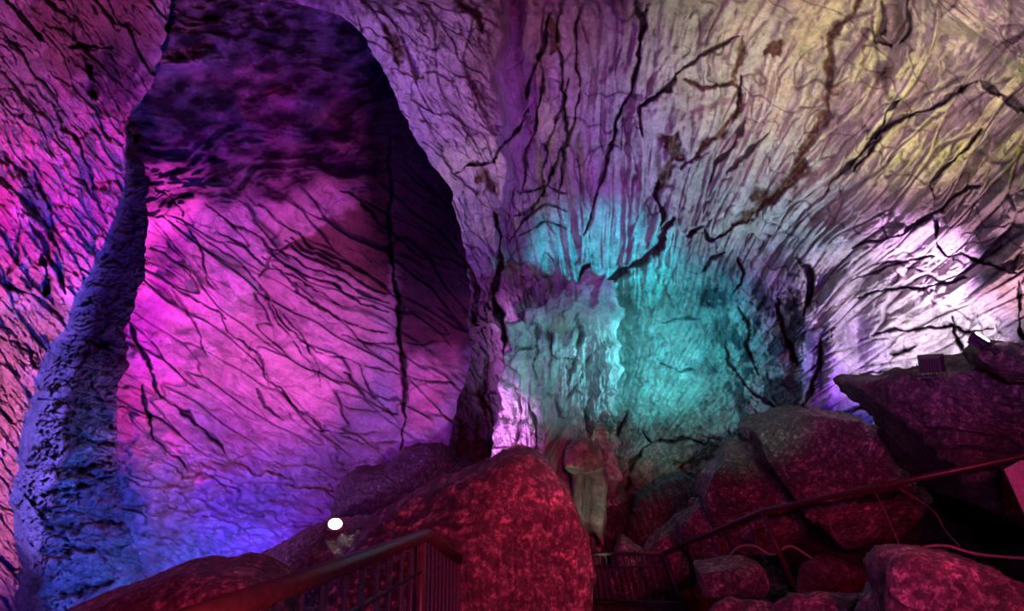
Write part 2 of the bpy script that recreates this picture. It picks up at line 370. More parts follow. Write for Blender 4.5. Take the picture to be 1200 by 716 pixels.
# ================================================================== RIGHT WALL
E_RIGHT = [(-200, 0), (-60, 190), (0, 325), (8, 362), (18, 400), (30, 416), (50, 430), (95, 455), (150, 480), (190, 505), (215, 525), (240, 531),
           (290, 545), (330, 550), (370, 549), (420, 552), (445, 545), (470, 536), (520, 527), (560, 514), (640, 505), (900, 500)]
def build_right():
    ys = np.arange(-130, 790, STEP)
    n = int(900 / STEP); s = np.linspace(0, 1, n); nb = 26
    E = interp(ys, E_RIGHT)[:, None] + fbm2(ys / 30, ys * 0, 4, 6)[:, None] * 5
    X = np.concatenate([np.repeat(E, nb, 1), E + s[None]**1.0 * (1350 - E)], 1)
    Y = np.repeat(ys[:, None], n + nb, 1)
    back = np.concatenate([np.linspace(1, 0, nb + 1)[None, :-1], np.zeros((1, n))], 1)
    base = tps([(100, -120, 7.5), (330, -60, 8.8), (330, 0, 9.2), (400, 18, 9.5), (430, 50, 9.6), (480, 150, 10.2), (525, 215, 10.6), (545, 290, 11.2), (550, 350, 12.2), (552, 420, 13.2), (530, 520, 13.6), (510, 640, 13.6),
                (560, 60, 9.4), (565, 180, 9.8), (580, 280, 11.2), (570, 440, 13.6), (570, 550, 13.2), (620, 60, 10.2), (620, 200, 11), (640, 300, 12), (640, 420, 12.6),
                (700, 200, 11.6), (750, 80, 10.8), (800, 300, 12.2), (790, 400, 12.4), (780, 480, 12), (780, 560, 11.2), (680, 560, 11.6), (640, 700, 11),
                (900, 100, 10.2), (900, 300, 11.6), (900, 420, 11), (890, 520, 10.4), (1000, 100, 9), (1000, 300, 10.4), (1000, 450, 10.4), (1100, 100, 7.6), (1100, 300, 9), (1100, 420, 9.4),
                (1200, 0, 6.2), (1200, 200, 7.2), (1200, 400, 8.4), (1350, 0, 5), (1350, 200, 5.8), (1350, 400, 6.8), (600, -120, 8.4), (900, -120, 8.6), (1200, -120, 5.2),
                (800, 700, 10), (1000, 600, 9.4), (1200, 600, 8), (1350, 700, 6.5), (1000, 760, 8.5)])
    D = base(X, Y)
    D += 1.0 * ss(2, 14, X - (583 + 12 * fbm2(Y / 60, Y * 0, 3, 91))) * (1 - ss(300, 335, Y)) * (1 - ss(640, 760, X) * .8)      # the blade of rock ends in a crease
    # fan of folds
    fx, fy = X - 700, 620 - Y
    ang = np.degrees(np.arctan2(fy, fx)); rad = np.hypot(fx, fy)
    wa = 2.2 * fbm2(X / 220, Y / 220, 2, 92)
    A = (ang + wa); R = rad
    up = ss(330, 230, Y - 0 * X)
    wl = 1 - ss(560, 600, X)
    fold = ridge2(A / 7.5, R / 420, 3, 93, .5)
    fold2 = ridge2(A / 2.4, R / 260, 3, 94, .55)
    D += -fbm2(X / 150, Y / 150, 3, 95) * .35
    upw = ss(420, 300, Y + .15 * (900 - X)) * (1 - wl * .7)
    D += -upw * (fold * .13 + fold2 * .055)
    # overlapping plates following the fan
    aa = A * 5.2; rr = R
    wx = fbm2(aa / 60, rr / 160, 3, 96) * .28; wy = fbm2(aa / 60 + 4, rr / 160 + 8, 3, 97) * .4
    f1, f2, ox, oy, rv = worley2(aa / 17 + wx, rr / 120 + wy, 98)
    p1 = (rv - .5) + ox * .9; k1 = 1 - ss(0, .12, f2 - f1)
    f1, f2, ox, oy, rv = worley2(aa / 7 + wx * 2, rr / 50 + wy * 2, 99)
    p2 = (rv - .5) + ox * .9; k2 = 1 - ss(0, .18, f2 - f1)
    rw = ss(930, 1040, X + .1 * Y)
    D += -(p1 * .11 + p2 * .05) * (.6 + .5 * rw) + k1 * .05 * (1 + rw) + k2 * .02
    # lower middle: lumpy, fractured
    lm = ss(290, 360, Y) * (1 - rw)
    t1, c1 = fracture(X, Y, 70, 40, 24, 31, .8, .14)
    t2, c2 = fracture(X, Y, 40, 18, 10, 32, .8, .2)
    lm = lm * (1 - .7 * gauss(X, Y, 795, 410, 60, 110))
    D += lm * (-(t1 * .14 + t2 * .06) + c1 * .09 + c2 * .03)
    # left blade
    t3, c3 = fracture(X, Y, 48, 44, 20, 35, .7, .12)
    D += wl * (-(t3 * .10) + c3 * .08 - .06 * ridge2(X / 30, Y / 40, 4, 36))
    # pillar below the blade
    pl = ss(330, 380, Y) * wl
    t4, c4 = fracture(X, Y, 80, 70, 30, 37, .7, .1)
    D += pl * (-(t4 * .25) + c4 * .2)
    # ribs beside the flowstone
    ribs = np.maximum(0, np.sin((Y - (X - 740) * -.42 + 6 * pn2(X / 30, Y / 30, 38)) / 13.5 * 2 * math.pi * .8)) * gauss(X, Y, 738, 430, 34, 110)
    D += -ribs * .16 + .5 * gauss(X, Y, 722, 430, 16, 110)
    D += -.45 * gauss(X, Y, 800, 420, 55, 120)
    # shaft forms near 1000,400
    D += -.35 * gauss(X, Y, 940, 400, 12, 90) - .4 * gauss(X, Y, 975, 430, 14, 70) - .5 * gauss(X, Y, 985, 280, 30, 22) + .45 * gauss(X, Y, 1004, 400, 12, 40)
    # thick straight ribs at the top right corner, running down to the right
    q = X * math.sin(math.radians(36)) - Y * math.cos(math.radians(36))
    cor = ss(0, 26, q - (1065 * math.sin(math.radians(36)) + 0) + 6 * pn2(X / 40, Y / 40, 39)) * ss(1050, 1085, X) 
    D += cor * (-.4 - .13 * ridge2(q / 17, (X + Y) / 220, 3, 40))
    D += .15 * gauss(X, Y, 1085, 60, 60, 40) + .9 * gauss(X, Y, 1046, 22, 13, 30)
    D += .6 * gauss(X, Y, 1033, 82, 9, 9)
    fine = fbm2(A / 1.1, R / 20, 3, 41) * .016 + fbm2(X / 6, Y / 6, 3, 42) * .014
    D += fine
    hl = np.maximum(lines(aa / 15, rr / 75, 701), lines(aa / 26, rr / 34, 704)) * (1 - .5 * gauss(X, Y, 795, 410, 60, 110)) * (1 - .4 * wl)
    D += hl * .06
    dark = [(3.5, .35, [(625, 125), (600, 160), (584, 182), (560, 190), (532, 205)]),
          (3, .3, [(760, 0), (750, 45), (745, 90), (730, 125), (720, 145), (700, 220), (685, 275)]), (4.5, .4, [(746, 0), (757, 30), (748, 60), (738, 110)]),
          (3.5, .3, [(868, 42), (830, 60), (800, 82), (770, 115), (752, 125), (752, 160)]),
          (3, .3, [(665, 90), (660, 120), (665, 165), (640, 215), (615, 250), (595, 280)]), (5, .4, [(645, 20), (635, 55), (625, 85), (620, 115)]),
          (9, .5, [(790, 255), (776, 275), (770, 290), (750, 305), (728, 320), (706, 333), (700, 336)]), (4.5, .4, [(775, 205), (772, 225), (780, 250), (776, 275)]),
          (5, .4, [(992, 195), (1015, 170), (1035, 150), (1065, 138), (1100, 125), (1122, 108), (1145, 95)]), (4, .3, [(960, 235), (985, 205), (1005, 180), (1030, 160)]),
          (7, .35, [(1148, 92), (1170, 108), (1205, 136)]), (7, .4, [(1030, 0), (1033, 30), (1036, 45), (1046, 54)]), (4, .3, [(1052, 50), (1062, 38), (1066, 0)]),
          (3.5, .3, [(1150, 150), (1130, 172), (1110, 195), (1090, 215)]), (4, .3, [(1062, 110), (1040, 130), (1020, 170), (1000, 200)]),
          (3, .3, [(868, 92), (866, 120), (862, 145)]), (4, .3, [(878, 140), (860, 170), (835, 195), (828, 215)]), (3, .25, [(900, 155), (870, 185), (850, 205)]),
          (3, .3, [(800, 272), (820, 266), (836, 280), (845, 275)]), (2.6, .25, [(826, 318), (834, 300), (850, 297)]), (3.4, .3, [(860, 302), (868, 322), (858, 342)]),
          (2.2, .18, [(772, 424), (792, 432), (812, 428)]), (3, .2, [(770, 375), (800, 372), (822, 372)]),
          (3, .25, [(850, 400), (862, 440), (880, 460), (905, 480)]), (3, .25, [(866, 360), (880, 380), (876, 410), (890, 440)]),
          (6, .6, [(935, 300), (950, 330), (945, 370)]), (5, .5, [(910, 350), (925, 400), (930, 430)]), (5, .5, [(960, 400), (955, 440), (945, 480)]),
          (4, .3, [(1000, 290), (1060, 270), (1110, 240), (1150, 215)]), (3, .25, [(1005, 350), (1060, 338), (1130, 326)]), (3, .25, [(1010, 396), (1060, 386), (1120, 380), (1160, 388)]),
          (3, .25, [(1040, 415), (1070, 405)]), (3, .25, [(1010, 435), (1060, 432), (1090, 436)]), (4, .4, [(985, 490), (1010, 478), (1040, 474)]),
          (3, .25, [(1000, 330), (1050, 310), (1095, 300)]), (4, .4, [(1115, 370), (1125, 395), (1140, 430)]), (4, .4, [(1196, 330), (1192, 370), (1200, 400)]),
          (3, .3, [(1090, 215), (1096, 260), (1110, 300)]), (3, .3, [(1110, 300), (1150, 305), (1190, 318)]),
          (4, .4, [(690, 310), (684, 320), (680, 330)]), (7, .6, [(736, 480), (722, 505), (712, 530)]), (5, .5, [(752, 505), (765, 520), (740, 545), (735, 575)]),
          (4, .4, [(765, 520), (800, 512), (830, 520)]), (5, .6, [(545, 300), (556, 330), (560, 380)]), (7, .8, [(582, 250), (584, 300), (578, 340), (590, 380), (592, 420)]),
          (4, .4, [(500, 560), (520, 520), (540, 470)]), (3, .3, [(560, 400), (572, 430), (565, 470), (580, 500)])]
    dark += [(2.6, .2, [(640 + 22 * k, 0), (632 + 22 * k, 60), (640 + 20 * k, 110), (622 + 20 * k, 180), (612 + 21 * k, 230)]) for k in (0, 1, 2)]
    dark += [(2.4, .2, [(600, 230 + 22 * k), (640, 215 + 22 * k), (665, 225 + 22 * k)]) for k in range(3)]
    g, mk = cracks(X, Y, dark, 3, 4)
    D += g
    brown = [(6.5, .12, [(1007, 0), (990, 28), (975, 45), (972, 100), (960, 150), (935, 185), (925, 210), (895, 240), (870, 258), (845, 275)]),
             (3.5, .12, [(868, 42), (862, 90), (836, 106), (800, 96)]), (3.5, .12, [(860, 95), (865, 115), (845, 160), (820, 180), (800, 200)]),
             (10, .1, [(795, 155), (790, 172), (800, 190)]), (5, .1, [(790, 185), (778, 205), (774, 225)]), (5, .1, [(895, 62), (912, 50), (905, 68)]),
             (7, .1, [(440 + 5, 30), (462, 50), (470, 75)]), (8, .1, [(560, 210), (575, 208), (585, 222)]), (9, .1, [(1032, 82), (1034, 84)]), (6, .1, [(540, 0), (560, 18), (568, 40)]),
             (5, .1, [(645, 20), (650, 60)]), (7, .1, [(880, 235), (925, 215), (945, 180)])]
    gb, mb = cracks(X, Y, brown, 4, 5, 1.25, .65)
    D += gb
    pale = [(1.6, -.02, [(680, 90), (700, 115), (720, 145)]), (1.6, -.02, [(660, 215), (685, 270), (705, 310)]), (1.4, -.02, [(690, 100), (722, 130)]), (1.4, -.02, [(730, 180), (770, 240)])]
    _, mp = cracks(X, Y, pale, 5, 1)
    D = D + back * 5
    c = np.ones(X.shape + (3,)) * np.array([.60, .56, .50])
    c = c * (1 + .15 * fbm2(A / 5, R / 160, 4, 45) + .08 * fbm2(X / 30, Y / 30, 4, 46))[..., None]
    red = ss(.15, .7, gauss(X, Y, 640, 20, 90, 90) + .5 * fbm2(A / 4, R / 120, 4, 47) * ss(400, 100, Y) * ss(880, 640, X))
    c = mix(c, [.30, .17, .18], red * .6)
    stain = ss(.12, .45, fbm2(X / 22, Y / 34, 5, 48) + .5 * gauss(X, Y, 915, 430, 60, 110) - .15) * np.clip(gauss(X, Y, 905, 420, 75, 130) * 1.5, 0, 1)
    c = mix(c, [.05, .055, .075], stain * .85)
    moss = ss(.0, .5, fbm2(X / 12, Y / 10, 4, 49) + 1.1 * gauss(X, Y, 1180, 300, 30, 14) + .9 * gauss(X, Y, 1150, 190, 80, 40) + 1.0 * gauss(X, Y, 830, 545, 60, 25) - .55)
    c = mix(c, [.22, .22, .07], moss * .6)
    yel = np.clip(gauss(X, Y, 1130, 150, 90, 60) + gauss(X, Y, 950, 70, 120, 120), 0, 1) * ss(-.4, .4, fbm2(A / 3, R / 90, 3, 52))
    c = mix(c, [.62, .52, .30], yel * .45)
    c = mix(c, [.045, .06, .08], np.clip(1.6 * gauss(X, Y, 836, 348, 17, 12) * (1 + fbm2(X / 10, Y / 10, 3, 50)), 0, .9))
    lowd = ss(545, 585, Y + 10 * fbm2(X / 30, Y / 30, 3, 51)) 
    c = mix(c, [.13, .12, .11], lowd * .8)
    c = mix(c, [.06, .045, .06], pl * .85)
    c = mix(c, [.15, .08, .04], np.clip(mb * (1.0 + .4 * fbm2(X / 6, Y / 6, 2, 53)), 0, 1))
    c = mix(c, [.75, .72, .7], mp * .5)
    c = mix(c, [.035, .03, .04], np.clip(mk * .7 + k1 * .25 * (.4 + rw) + lm * c1 * .25 + wl * c3 * .2 + hl * .55, 0, 1))
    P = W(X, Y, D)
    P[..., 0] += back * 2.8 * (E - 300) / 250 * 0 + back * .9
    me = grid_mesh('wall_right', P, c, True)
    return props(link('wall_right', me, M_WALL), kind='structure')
build_right()

# ================================================================== FLOOR
def build_floor():
    xs = np.linspace(-9, 9, 320); ys = np.linspace(.6, 14, 320)
    X, Y = np.meshgrid(xs, ys)
    Z = -1.25 - .05 * Y + .22 * fbm2(X / 1.6, Y / 1.6, 5, 301) + .12 * ridge2(X / .9, Y / .9, 3, 305)
    Z += .75 * ss(1.5, 4, X) * ss(9, 5, Y) - .25 * gauss(X, Y, 0, 6, 1.2, 3)
    Z += .35 * ss(-1.5, -4, X)
    c = np.ones(X.shape + (3,)) * np.array([.24, .2, .2]) * (1 + .3 * fbm2(X / .7, Y / .7, 4, 309))[..., None]
    me = grid_mesh('floor', np.stack([X, Y, Z], -1), c, False)
    return props(link('floor', me, M_BOUL), kind='structure')
build_floor()

# ================================================================== BOULDERS
def boulder(name, label, cat, outline, d, thick, seed, tone=(.5, .42, .42), rough=.10, e=.62, strat=None, facet=.0, mott=.5, n=150, m=100,
            mat=None, tilt=(0, 0), group=None, dark=(.05, .04, .045), extra=None, parent=None, cavity=None):
    """closed rock whose silhouette seen from the path follows the outline; real thickness along the view"""
    o = np.array(outline, float)
    area = 0; cx = cy = 0
    for (x0, y0), (x1, y1) in zip(o, np.roll(o, -1, 0)):
        k = x0 * y1 - x1 * y0; area += k; cx += (x0 + x1) * k; cy += (y0 + y1) * k
    cx /= 3 * area; cy /= 3 * area
    th = np.linspace(0, 2 * math.pi, n, endpoint=False)
    R = np.zeros(n)
    for i, t in enumerate(th):
        dx, dy = math.cos(t), math.sin(t)
        for (x0, y0), (x1, y1) in zip(o, np.roll(o, -1, 0)):
            ex, ey = x1 - x0, y1 - y0
            den = dx * ey - dy * ex
            if abs(den) < 1e-9: continue
            s = ((x0 - cx) * ey - (y0 - cy) * ex) / den; u = ((x0 - cx) * dy - (y0 - cy) * dx) / den
            if s > 0 and -1e-6 <= u <= 1 + 1e-6: R[i] = max(R[i], s)
    ph = np.linspace(.02, math.pi - .02, m)
    rho = np.sin(ph)**e
    h = np.sign(np.cos(ph)) * np.abs(np.cos(ph))**e
    PX = cx + rho[:, None] * R[None] * np.cos(th)[None]; PY = cy + rho[:, None] * R[None] * np.sin(th)[None]
    DD = d + tilt[0] * (PX - cx) / 100 + tilt[1] * (PY - cy) / 100 - thick * h[:, None] * np.ones((1, n))
    # the back keeps the same metric outline, so the sides do not flare with distance
    kx = (d / np.maximum(DD, d)) if thick > .3 else 1
    PXb = 600 + (PX - 600) * np.where(DD > d, kx, 1); PYb = 358 + (PY - 358) * np.where(DD > d, kx, 1)
    P = W(PXb, PYb, DD)
    C0 = W(cx, cy, d)
    # normals estimate
    dth = np.roll(P, -1, 1) - np.roll(P, 1, 1); dph = np.gradient(P, axis=0)
    Nn = np.cross(dph, dth); Nn /= np.linalg.norm(Nn, axis=2)[..., None] + 1e-9
    sgn = np.sign((Nn * (P - C0)).sum(-1)); Nn *= np.where(sgn == 0, 1, sgn)[..., None]
    sc = max(.15, np.median(R) / FOC * d)
    x, y, z = P[..., 0] / sc, P[..., 1] / sc, P[..., 2] / sc
    if strat is not None:
        a = math.radians(strat); q = x * math.sin(a) + z * math.cos(a)
        lay = ridge2(q * 6 + .4 * fbm3(x, y, z, 2, seed + 8), (x * math.cos(a) - z * math.sin(a)) * .9 + y * .5, 3, seed + 9)
    else: lay = 0
    big = fbm3(x * .9, y * .9, z * .9, 3, seed)
    med = 0; a_ = 1
    for i in range(4):
        f = 2.2 * 2**i; med = med + a_ * (.5 - np.abs(pn3(x * f, y * f, z * f, seed + 20 + i))); a_ *= .5
    fin = fbm3(x * 14, y * 14, z * 14, 3, seed + 30)
    disp = sc * rough * (big * .8 + med * .45 + lay * .35 + fin * .10)
    if facet:
        # angular breaks: cut by random planes
        r = np.random.RandomState(seed); rel = P - C0
        for k in range(14):
            nrm = r.normal(size=3); nrm /= np.linalg.norm(nrm); nrm = nrm - FW * (nrm @ FW + r.uniform(.45, 1.3)); nrm /= np.linalg.norm(nrm)
            ext = (rel @ nrm).max(); lim = ext * (1 - facet * r.uniform(.4, 1))
            ov = np.maximum(0, rel @ nrm - lim)
            rel = rel - (ov * .85)[..., None] * nrm
        P = C0 + rel
    edgew = 1 - .75 * np.exp(-((ph - math.pi / 2) / .25)**2)[:, None]
    P = P + Nn * (disp * edgew)[..., None]
    c = np.ones(P.shape) * np.array(tone)
    mo = ss(.02, .30, fbm3(x * 5, y * 5, z * 5, 5, seed + 50, .7))
    mo2 = ss(-.1, .5, fbm3(x * 1.2, y * 1.2, z * 1.2, 3, seed + 55))
    c = c * (.45 + .55 * mo2)[..., None]
    c = mix(c, np.array(dark), np.clip((1 - mo) * mott, 0, 1))
    vein = ss(.93, 1.0, 1 - np.abs(fbm3(x * 2.6, y * 2.6, z * 2.6, 3, seed + 60)))
    c = mix(c, np.array(dark), vein * .6)
    if extra: c, P = extra(c, P, PX, PY, Nn)
    me = grid_mesh(name, P - C0, c, False, True)
    # caps
    bm = bmesh.new(); bm.from_mesh(me); bm.verts.ensure_lookup_table()
    nr = m
    try:
        bm.faces.new([bm.verts[i] for i in range(n)][::-1]); bm.faces.new([bm.verts[(nr - 1) * n + i] for i in range(n)])
    except Exception: pass
    bmesh.ops.recalc_face_normals(bm, faces=bm.faces)
    for f in bm.faces: f.smooth = True
    bm.to_mesh(me); bm.free()
    ob = link(name, me, mat or M_BOUL, parent); ob.location = C0
    if label: props(ob, label, cat, group or ('boulders beside the path' if name == 'boulder' else None))
    return ob

def drip(c, P, PX, PY, Nn):       # dark mottling on the left part and vertical streaks low on the big boulder
    st = ss(.0, .5, fbm2(PX / 5, PY / 60, 4, 401)) * ss(610, 660, PY)
    c = mix(c, [.06, .03, .04], st * .6)
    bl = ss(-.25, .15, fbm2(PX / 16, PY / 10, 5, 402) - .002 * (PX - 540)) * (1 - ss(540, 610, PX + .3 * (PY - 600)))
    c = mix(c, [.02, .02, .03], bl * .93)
    P = P - Nn * (st * .018)[..., None]
    return c, P
BIG = [(610, 527), (592, 534), (574, 546), (545, 556), (505, 572), (465, 597), (432, 622), (405, 652), (380, 690), (365, 760), (400, 900), (600, 930), (680, 840), (694, 720), (690, 660), (682, 622), (664, 578), (640, 541), (625, 529)]
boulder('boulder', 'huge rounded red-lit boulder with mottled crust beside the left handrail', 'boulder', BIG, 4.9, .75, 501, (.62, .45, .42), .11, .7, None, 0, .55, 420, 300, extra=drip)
boulder('boulder', 'low rounded boulder crossing the bottom left edge under the blue wall', 'boulder',
        [(30, 745), (90, 716), (130, 702), (165, 688), (200, 674), (225, 668), (245, 669), (272, 664), (300, 668), (326, 683), (345, 730), (320, 820), (120, 840), (40, 800)],
        3.6, .5, 502, (.5, .34, .34), .08, .7, None, 0, .75, 260, 160)
boulder('boulder', 'dark mound of rock carrying the glaring white floodlight', 'boulder',
        [(255, 700), (285, 668), (310, 655), (330, 642), (352, 628), (372, 620), (393, 619), (420, 616), (455, 612), (490, 622), (520, 660), (520, 740), (300, 760)],
        8.2, .9, 503, (.36, .27, .3), .08, .7, 30, .0, .5, 220, 130)
boulder('rock_ledge', 'dark violet rock ledge at the foot of the alcove behind the floodlight', 'rock',
        [(392, 600), (396, 572), (412, 557), (450, 553), (468, 536), (490, 527), (515, 524), (530, 545), (560, 560), (590, 600), (580, 650), (400, 650)],
        11.5, .9, 504, (.22, .17, .24), .12, .6, 10, .12, .4, 220, 120)
# right hand rocks
boulder('rock_slab', 'overhanging pointed dark rock slab in the upper right carrying the two floodlights', 'rock',
        [(1030, 456), (1046, 450), (1060, 453), (1090, 452), (1115, 446), (1140, 440), (1160, 424), (1250, 415), (1330, 430), (1320, 600), (1210, 620), (1140, 590), (1108, 545), (1094, 520), (1075, 498), (1050, 480)],
        5.6, .8, 505, (.24, .16, .18), .12, .5, 12, .24, .5, 300, 180, tilt=(-.25, 0))
boulder('boulder', 'brownish boulder lying on top of the overhanging slab at the right edge', 'boulder',
        [(1146, 414), (1160, 404), (1182, 401), (1200, 406), (1230, 404), (1260, 425), (1240, 450), (1180, 446), (1160, 432)], 5.2, .35, 506, (.36, .24, .2), .10, .6, 20, .1, .4, 140, 90)
boulder('rock_slab', 'broad tilted red rock slab behind the right handrail', 'rock',
        [(887, 506), (905, 497), (925, 491), (948, 487), (975, 492), (1005, 494), (1030, 502), (1055, 525), (1078, 560), (1105, 606), (1112, 640), (1000, 650), (950, 605), (925, 572), (900, 538)],
        7.0, .7, 507, (.42, .27, .27), .12, .5, -38, .30, .45, 280, 170)
boulder('boulder', 'blocky dark red boulder left of the broad tilted slab', 'boulder',
        [(826, 585), (836, 560), (848, 545), (856, 525), (870, 518), (886, 526), (905, 552), (930, 580), (958, 612), (950, 650), (870, 650), (838, 620)],
        7.5, .6, 508, (.36, .23, .26), .12, .5, -30, .34, .4, 220, 140)
boulder('boulder', 'veined crimson boulder in the bottom right corner foreground', 'boulder',
        [(1040, 690), (1041, 668), (1048, 655), (1068, 648), (1092, 649), (1120, 656), (1150, 665), (1180, 680), (1215, 696), (1290, 735), (1280, 860), (1050, 860), (1030, 760)],
        3.1, .35, 509, (.62, .38, .42), .12, .55, -20, .16, .45, 300, 180)
boulder('boulder', 'flat red block of stone lying under the right handrail', 'boulder',
        [(820, 672), (850, 668), (880, 662), (897, 668), (902, 690), (895, 700), (860, 703), (826, 700)], 5.8, .35, 510, (.45, .28, .3), .10, .4, None, .1, .4, 150, 90)
boulder('boulder', 'rounded dim red rock at the bottom edge below the flat block', 'boulder',
        [(826, 720), (838, 706), (855, 699), (872, 704), (895, 704), (915, 712), (915, 760), (830, 760)], 4.6, .3, 511, (.42, .26, .28), .10, .55, None, .1, .4, 140, 80)
boulder('boulder', 'long low red rock on the bottom edge left of the crimson boulder', 'boulder',
        [(905, 716), (925, 699), (960, 695), (1000, 698), (1045, 694), (1060, 760), (900, 770)], 3.9, .3, 512, (.45, .28, .32), .10, .5, 5, .1, .45, 180, 90)
boulder('boulder', 'pale pointed stone behind the barred fence', 'boulder',
        [(722, 664), (722, 648), (728, 631), (733, 632), (746, 643), (772, 656), (780, 690), (735, 705), (712, 690)], 9.3, .4, 513, (.6, .5, .52), .10, .55, None, .15, .3, 130, 80)
boulder('boulder', 'small orange-red stone perched above the scree near the wall foot', 'boulder',
        [(806, 590), (810, 583), (822, 585), (826, 596), (816, 601), (808, 598)], 8.4, .12, 514, (.6, .3, .2), .10, .5, None, .15, .2, 60, 40)
boulder('boulder', 'sloping purple scree rock above the handrail bend', 'boulder',
        [(800, 640), (798, 615), (812, 602), (830, 585), (845, 600), (870, 630), (880, 665), (830, 670)], 8.1, .4, 515, (.34, .24, .3), .12, .6, -45, .1, .35, 130, 80)
boulder('boulder', 'reddish rock slope between the pale stone and the handrail bend', 'boulder',
        [(748, 662), (765, 640), (785, 622), (800, 606), (812, 620), (815, 650), (800, 690), (760, 690)], 8.9, .4, 516, (.40, .24, .26), .12, .6, -40, .1, .35, 130, 80)
boulder('boulder', 'upright black-green boulder at the foot of the turquoise wall', 'boulder',
        [(706, 655), (700, 620), (704, 592), (714, 574), (730, 576), (738, 600), (736, 640), (728, 660)], 10.6, .45, 517, (.14, .13, .13), .12, .6, 80, .05, .4, 130, 90)
boulder('boulder', 'broad dark boulder at the wall foot right of the upright one', 'boulder',
        [(736, 650), (738, 615), (748, 585), (775, 570), (805, 560), (835, 572), (838, 610), (810, 650), (770, 670)], 10.2, .5, 518, (.15, .14, .14), .12, .6, 70, .05, .4, 150, 90)
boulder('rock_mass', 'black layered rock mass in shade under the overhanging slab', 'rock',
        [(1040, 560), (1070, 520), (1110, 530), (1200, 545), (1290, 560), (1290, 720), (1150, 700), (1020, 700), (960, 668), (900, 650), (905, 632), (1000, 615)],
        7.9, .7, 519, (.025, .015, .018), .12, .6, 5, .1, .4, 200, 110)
boulder('boulder', 'half-hidden grey red stone in the dark hollow under the slab', 'boulder',
        [(932, 690), (938, 662), (960, 650), (985, 655), (1010, 668), (1030, 690), (1020, 715), (950, 715)], 6.2, .3, 520, (.2, .12, .14), .10, .6, None, .1, .3, 120, 70)
boulder('pale_rock', 'thin pale turquoise-lit rock between wall and tilted slab', 'rock',
        [(945, 490), (958, 486), (985, 487), (1002, 491), (1000, 500), (960, 500)], 8.7, .25, 521, (.62, .62, .6), .08, .6, None, .1, .2, 90, 60)
boulder('pale_rock', 'pale turquoise-lit rock under the overhanging slab tip', 'rock',
        [(1022, 488), (1045, 490), (1072, 496), (1092, 508), (1094, 520), (1070, 524), (1045, 510), (1026, 500)], 8.2, .3, 522, (.62, .62, .6), .08, .6, None, .1, .2, 110, 70)

# ================================================================== FLOWSTONE
def flow_extra(c, P, PX, PY, Nn):
    front = ss(.25, .8, np.abs(Nn @ FW))
    wob = 16 * pn2(PX / 34, PY / 90, 603) + 7 * pn2(PX / 12, PY / 50, 605)
    q = (PY + wob - 330) / 31.0; saw = q - np.floor(q)
    lip = np.exp(-((saw - .12) / .12)**2) * 1.0 + np.exp(-saw * 2.2) * .6
    cur = ridge2(PX / 7.5, PY / 110, 3, 602, .6)
    fat = np.abs(pn2(PX / 20, PY / 150, 606))
    wx = fbm2(PX / 22, PY / 22, 3, 611) * .5
    f1, f2, ox, oy, rv = worley2(PX / 17 + wx, PY / 60 + wx, 612)
    P = P + Nn * (front * (.07 * cur + .08 * lip - .26 * fat + .12 * (1 - f1) + .03 * fbm2(PX / 4, PY / 4, 3, 613)))[..., None]
    hl = lines(PX / 9, PY / 50, 731, .9)
    c = mix(c, [.05, .05, .055], hl * .5)
    CR = [(5, 1, [(628, 380), (630, 410), (628, 430)]), (3, 1, [(676, 340), (676, 365), (680, 395), (668, 430), (664, 450)]), (3, 1, [(708, 400), (690, 418), (678, 440), (662, 470)]),
          (3, 1, [(600, 412), (628, 405)]), (3, 1, [(642, 385), (646, 412), (652, 420)]), (3, 1, [(655, 418), (676, 420)]), (4, 1, [(620, 470), (630, 500), (626, 540)]), (4, 1, [(652, 470), (656, 500), (648, 530)]),
          (3, 1, [(690, 460), (684, 480), (688, 505)]), (4, 1, [(606, 450), (612, 480), (606, 520)])]
    g, mk = cracks(PX, PY, CR, 9, 2)
    P = P - Nn * (g * .16)[..., None]
    dk = ss(.05, .45, fbm2(PX / 8, PY / 20, 4, 604) + .3 * ss(440, 560, PY) - .1) * ss(400, 470, PY)
    c = mix(c, [.10, .10, .10], dk * .7)
    c = mix(c, [.22, .22, .10], gauss(PX, PY, 656, 382, 14, 12) * .7)
    c = mix(c, [.03, .03, .035], np.clip(mk * .8, 0, 1))
    return c, P
boulder('flowstone', 'tall stepped flowstone cascade, turquoise and lilac lit, standing against the wall', 'flowstone',
        [(573, 548), (580, 515), (586, 480), (592, 450), (596, 425), (600, 400), (598, 384), (604, 378), (616, 378), (617, 362), (630, 360), (642, 358), (645, 344), (656, 341), (666, 343), (672, 334),
         (682, 330), (686, 318), (694, 317), (701, 326), (714, 332), (722, 360), (720, 420), (716, 480), (722, 540), (715, 620), (690, 700), (600, 700), (560, 620)],
        11.0, .75, 530, (.62, .60, .57), .05, .42, None, 0, .12, 520, 460, mat=M_FLOW, dark=(.25, .24, .24), extra=flow_extra)
# a small knob of flowstone on its crown is part of the outline

def stalag_extra(c, P, PX, PY, Nn):
    dr = ridge2(PX / 9, PY / 90, 3, 621)
    P = P + Nn * (dr * .03)[..., None]
    # hollow under the draped lip
    hol = ss(0, 6, PY - (548 + .012 * (PX - 684)**2 + 5 * np.sin(PX / 6))) * ss(0, 5, 22 - np.abs(PX - 684))
    P = P - Nn * (hol * .22)[..., None]
    c = mix(c, [.06, .05, .05], hol * .6)
    return c, P
boulder('stalagmite', 'beehive-shaped stalagmite with a hollow drapery below, right of the red boulder', 'stalagmite',
        [(664, 540), (667, 526), (675, 517), (686, 515), (697, 520), (705, 533), (709, 555), (710, 590), (707, 640), (670, 650), (664, 600)],
        9.6, .4, 531, (.52, .46, .36), .04, .6, None, 0, .25, 220, 220, mat=M_FLOW, extra=stalag_extra)

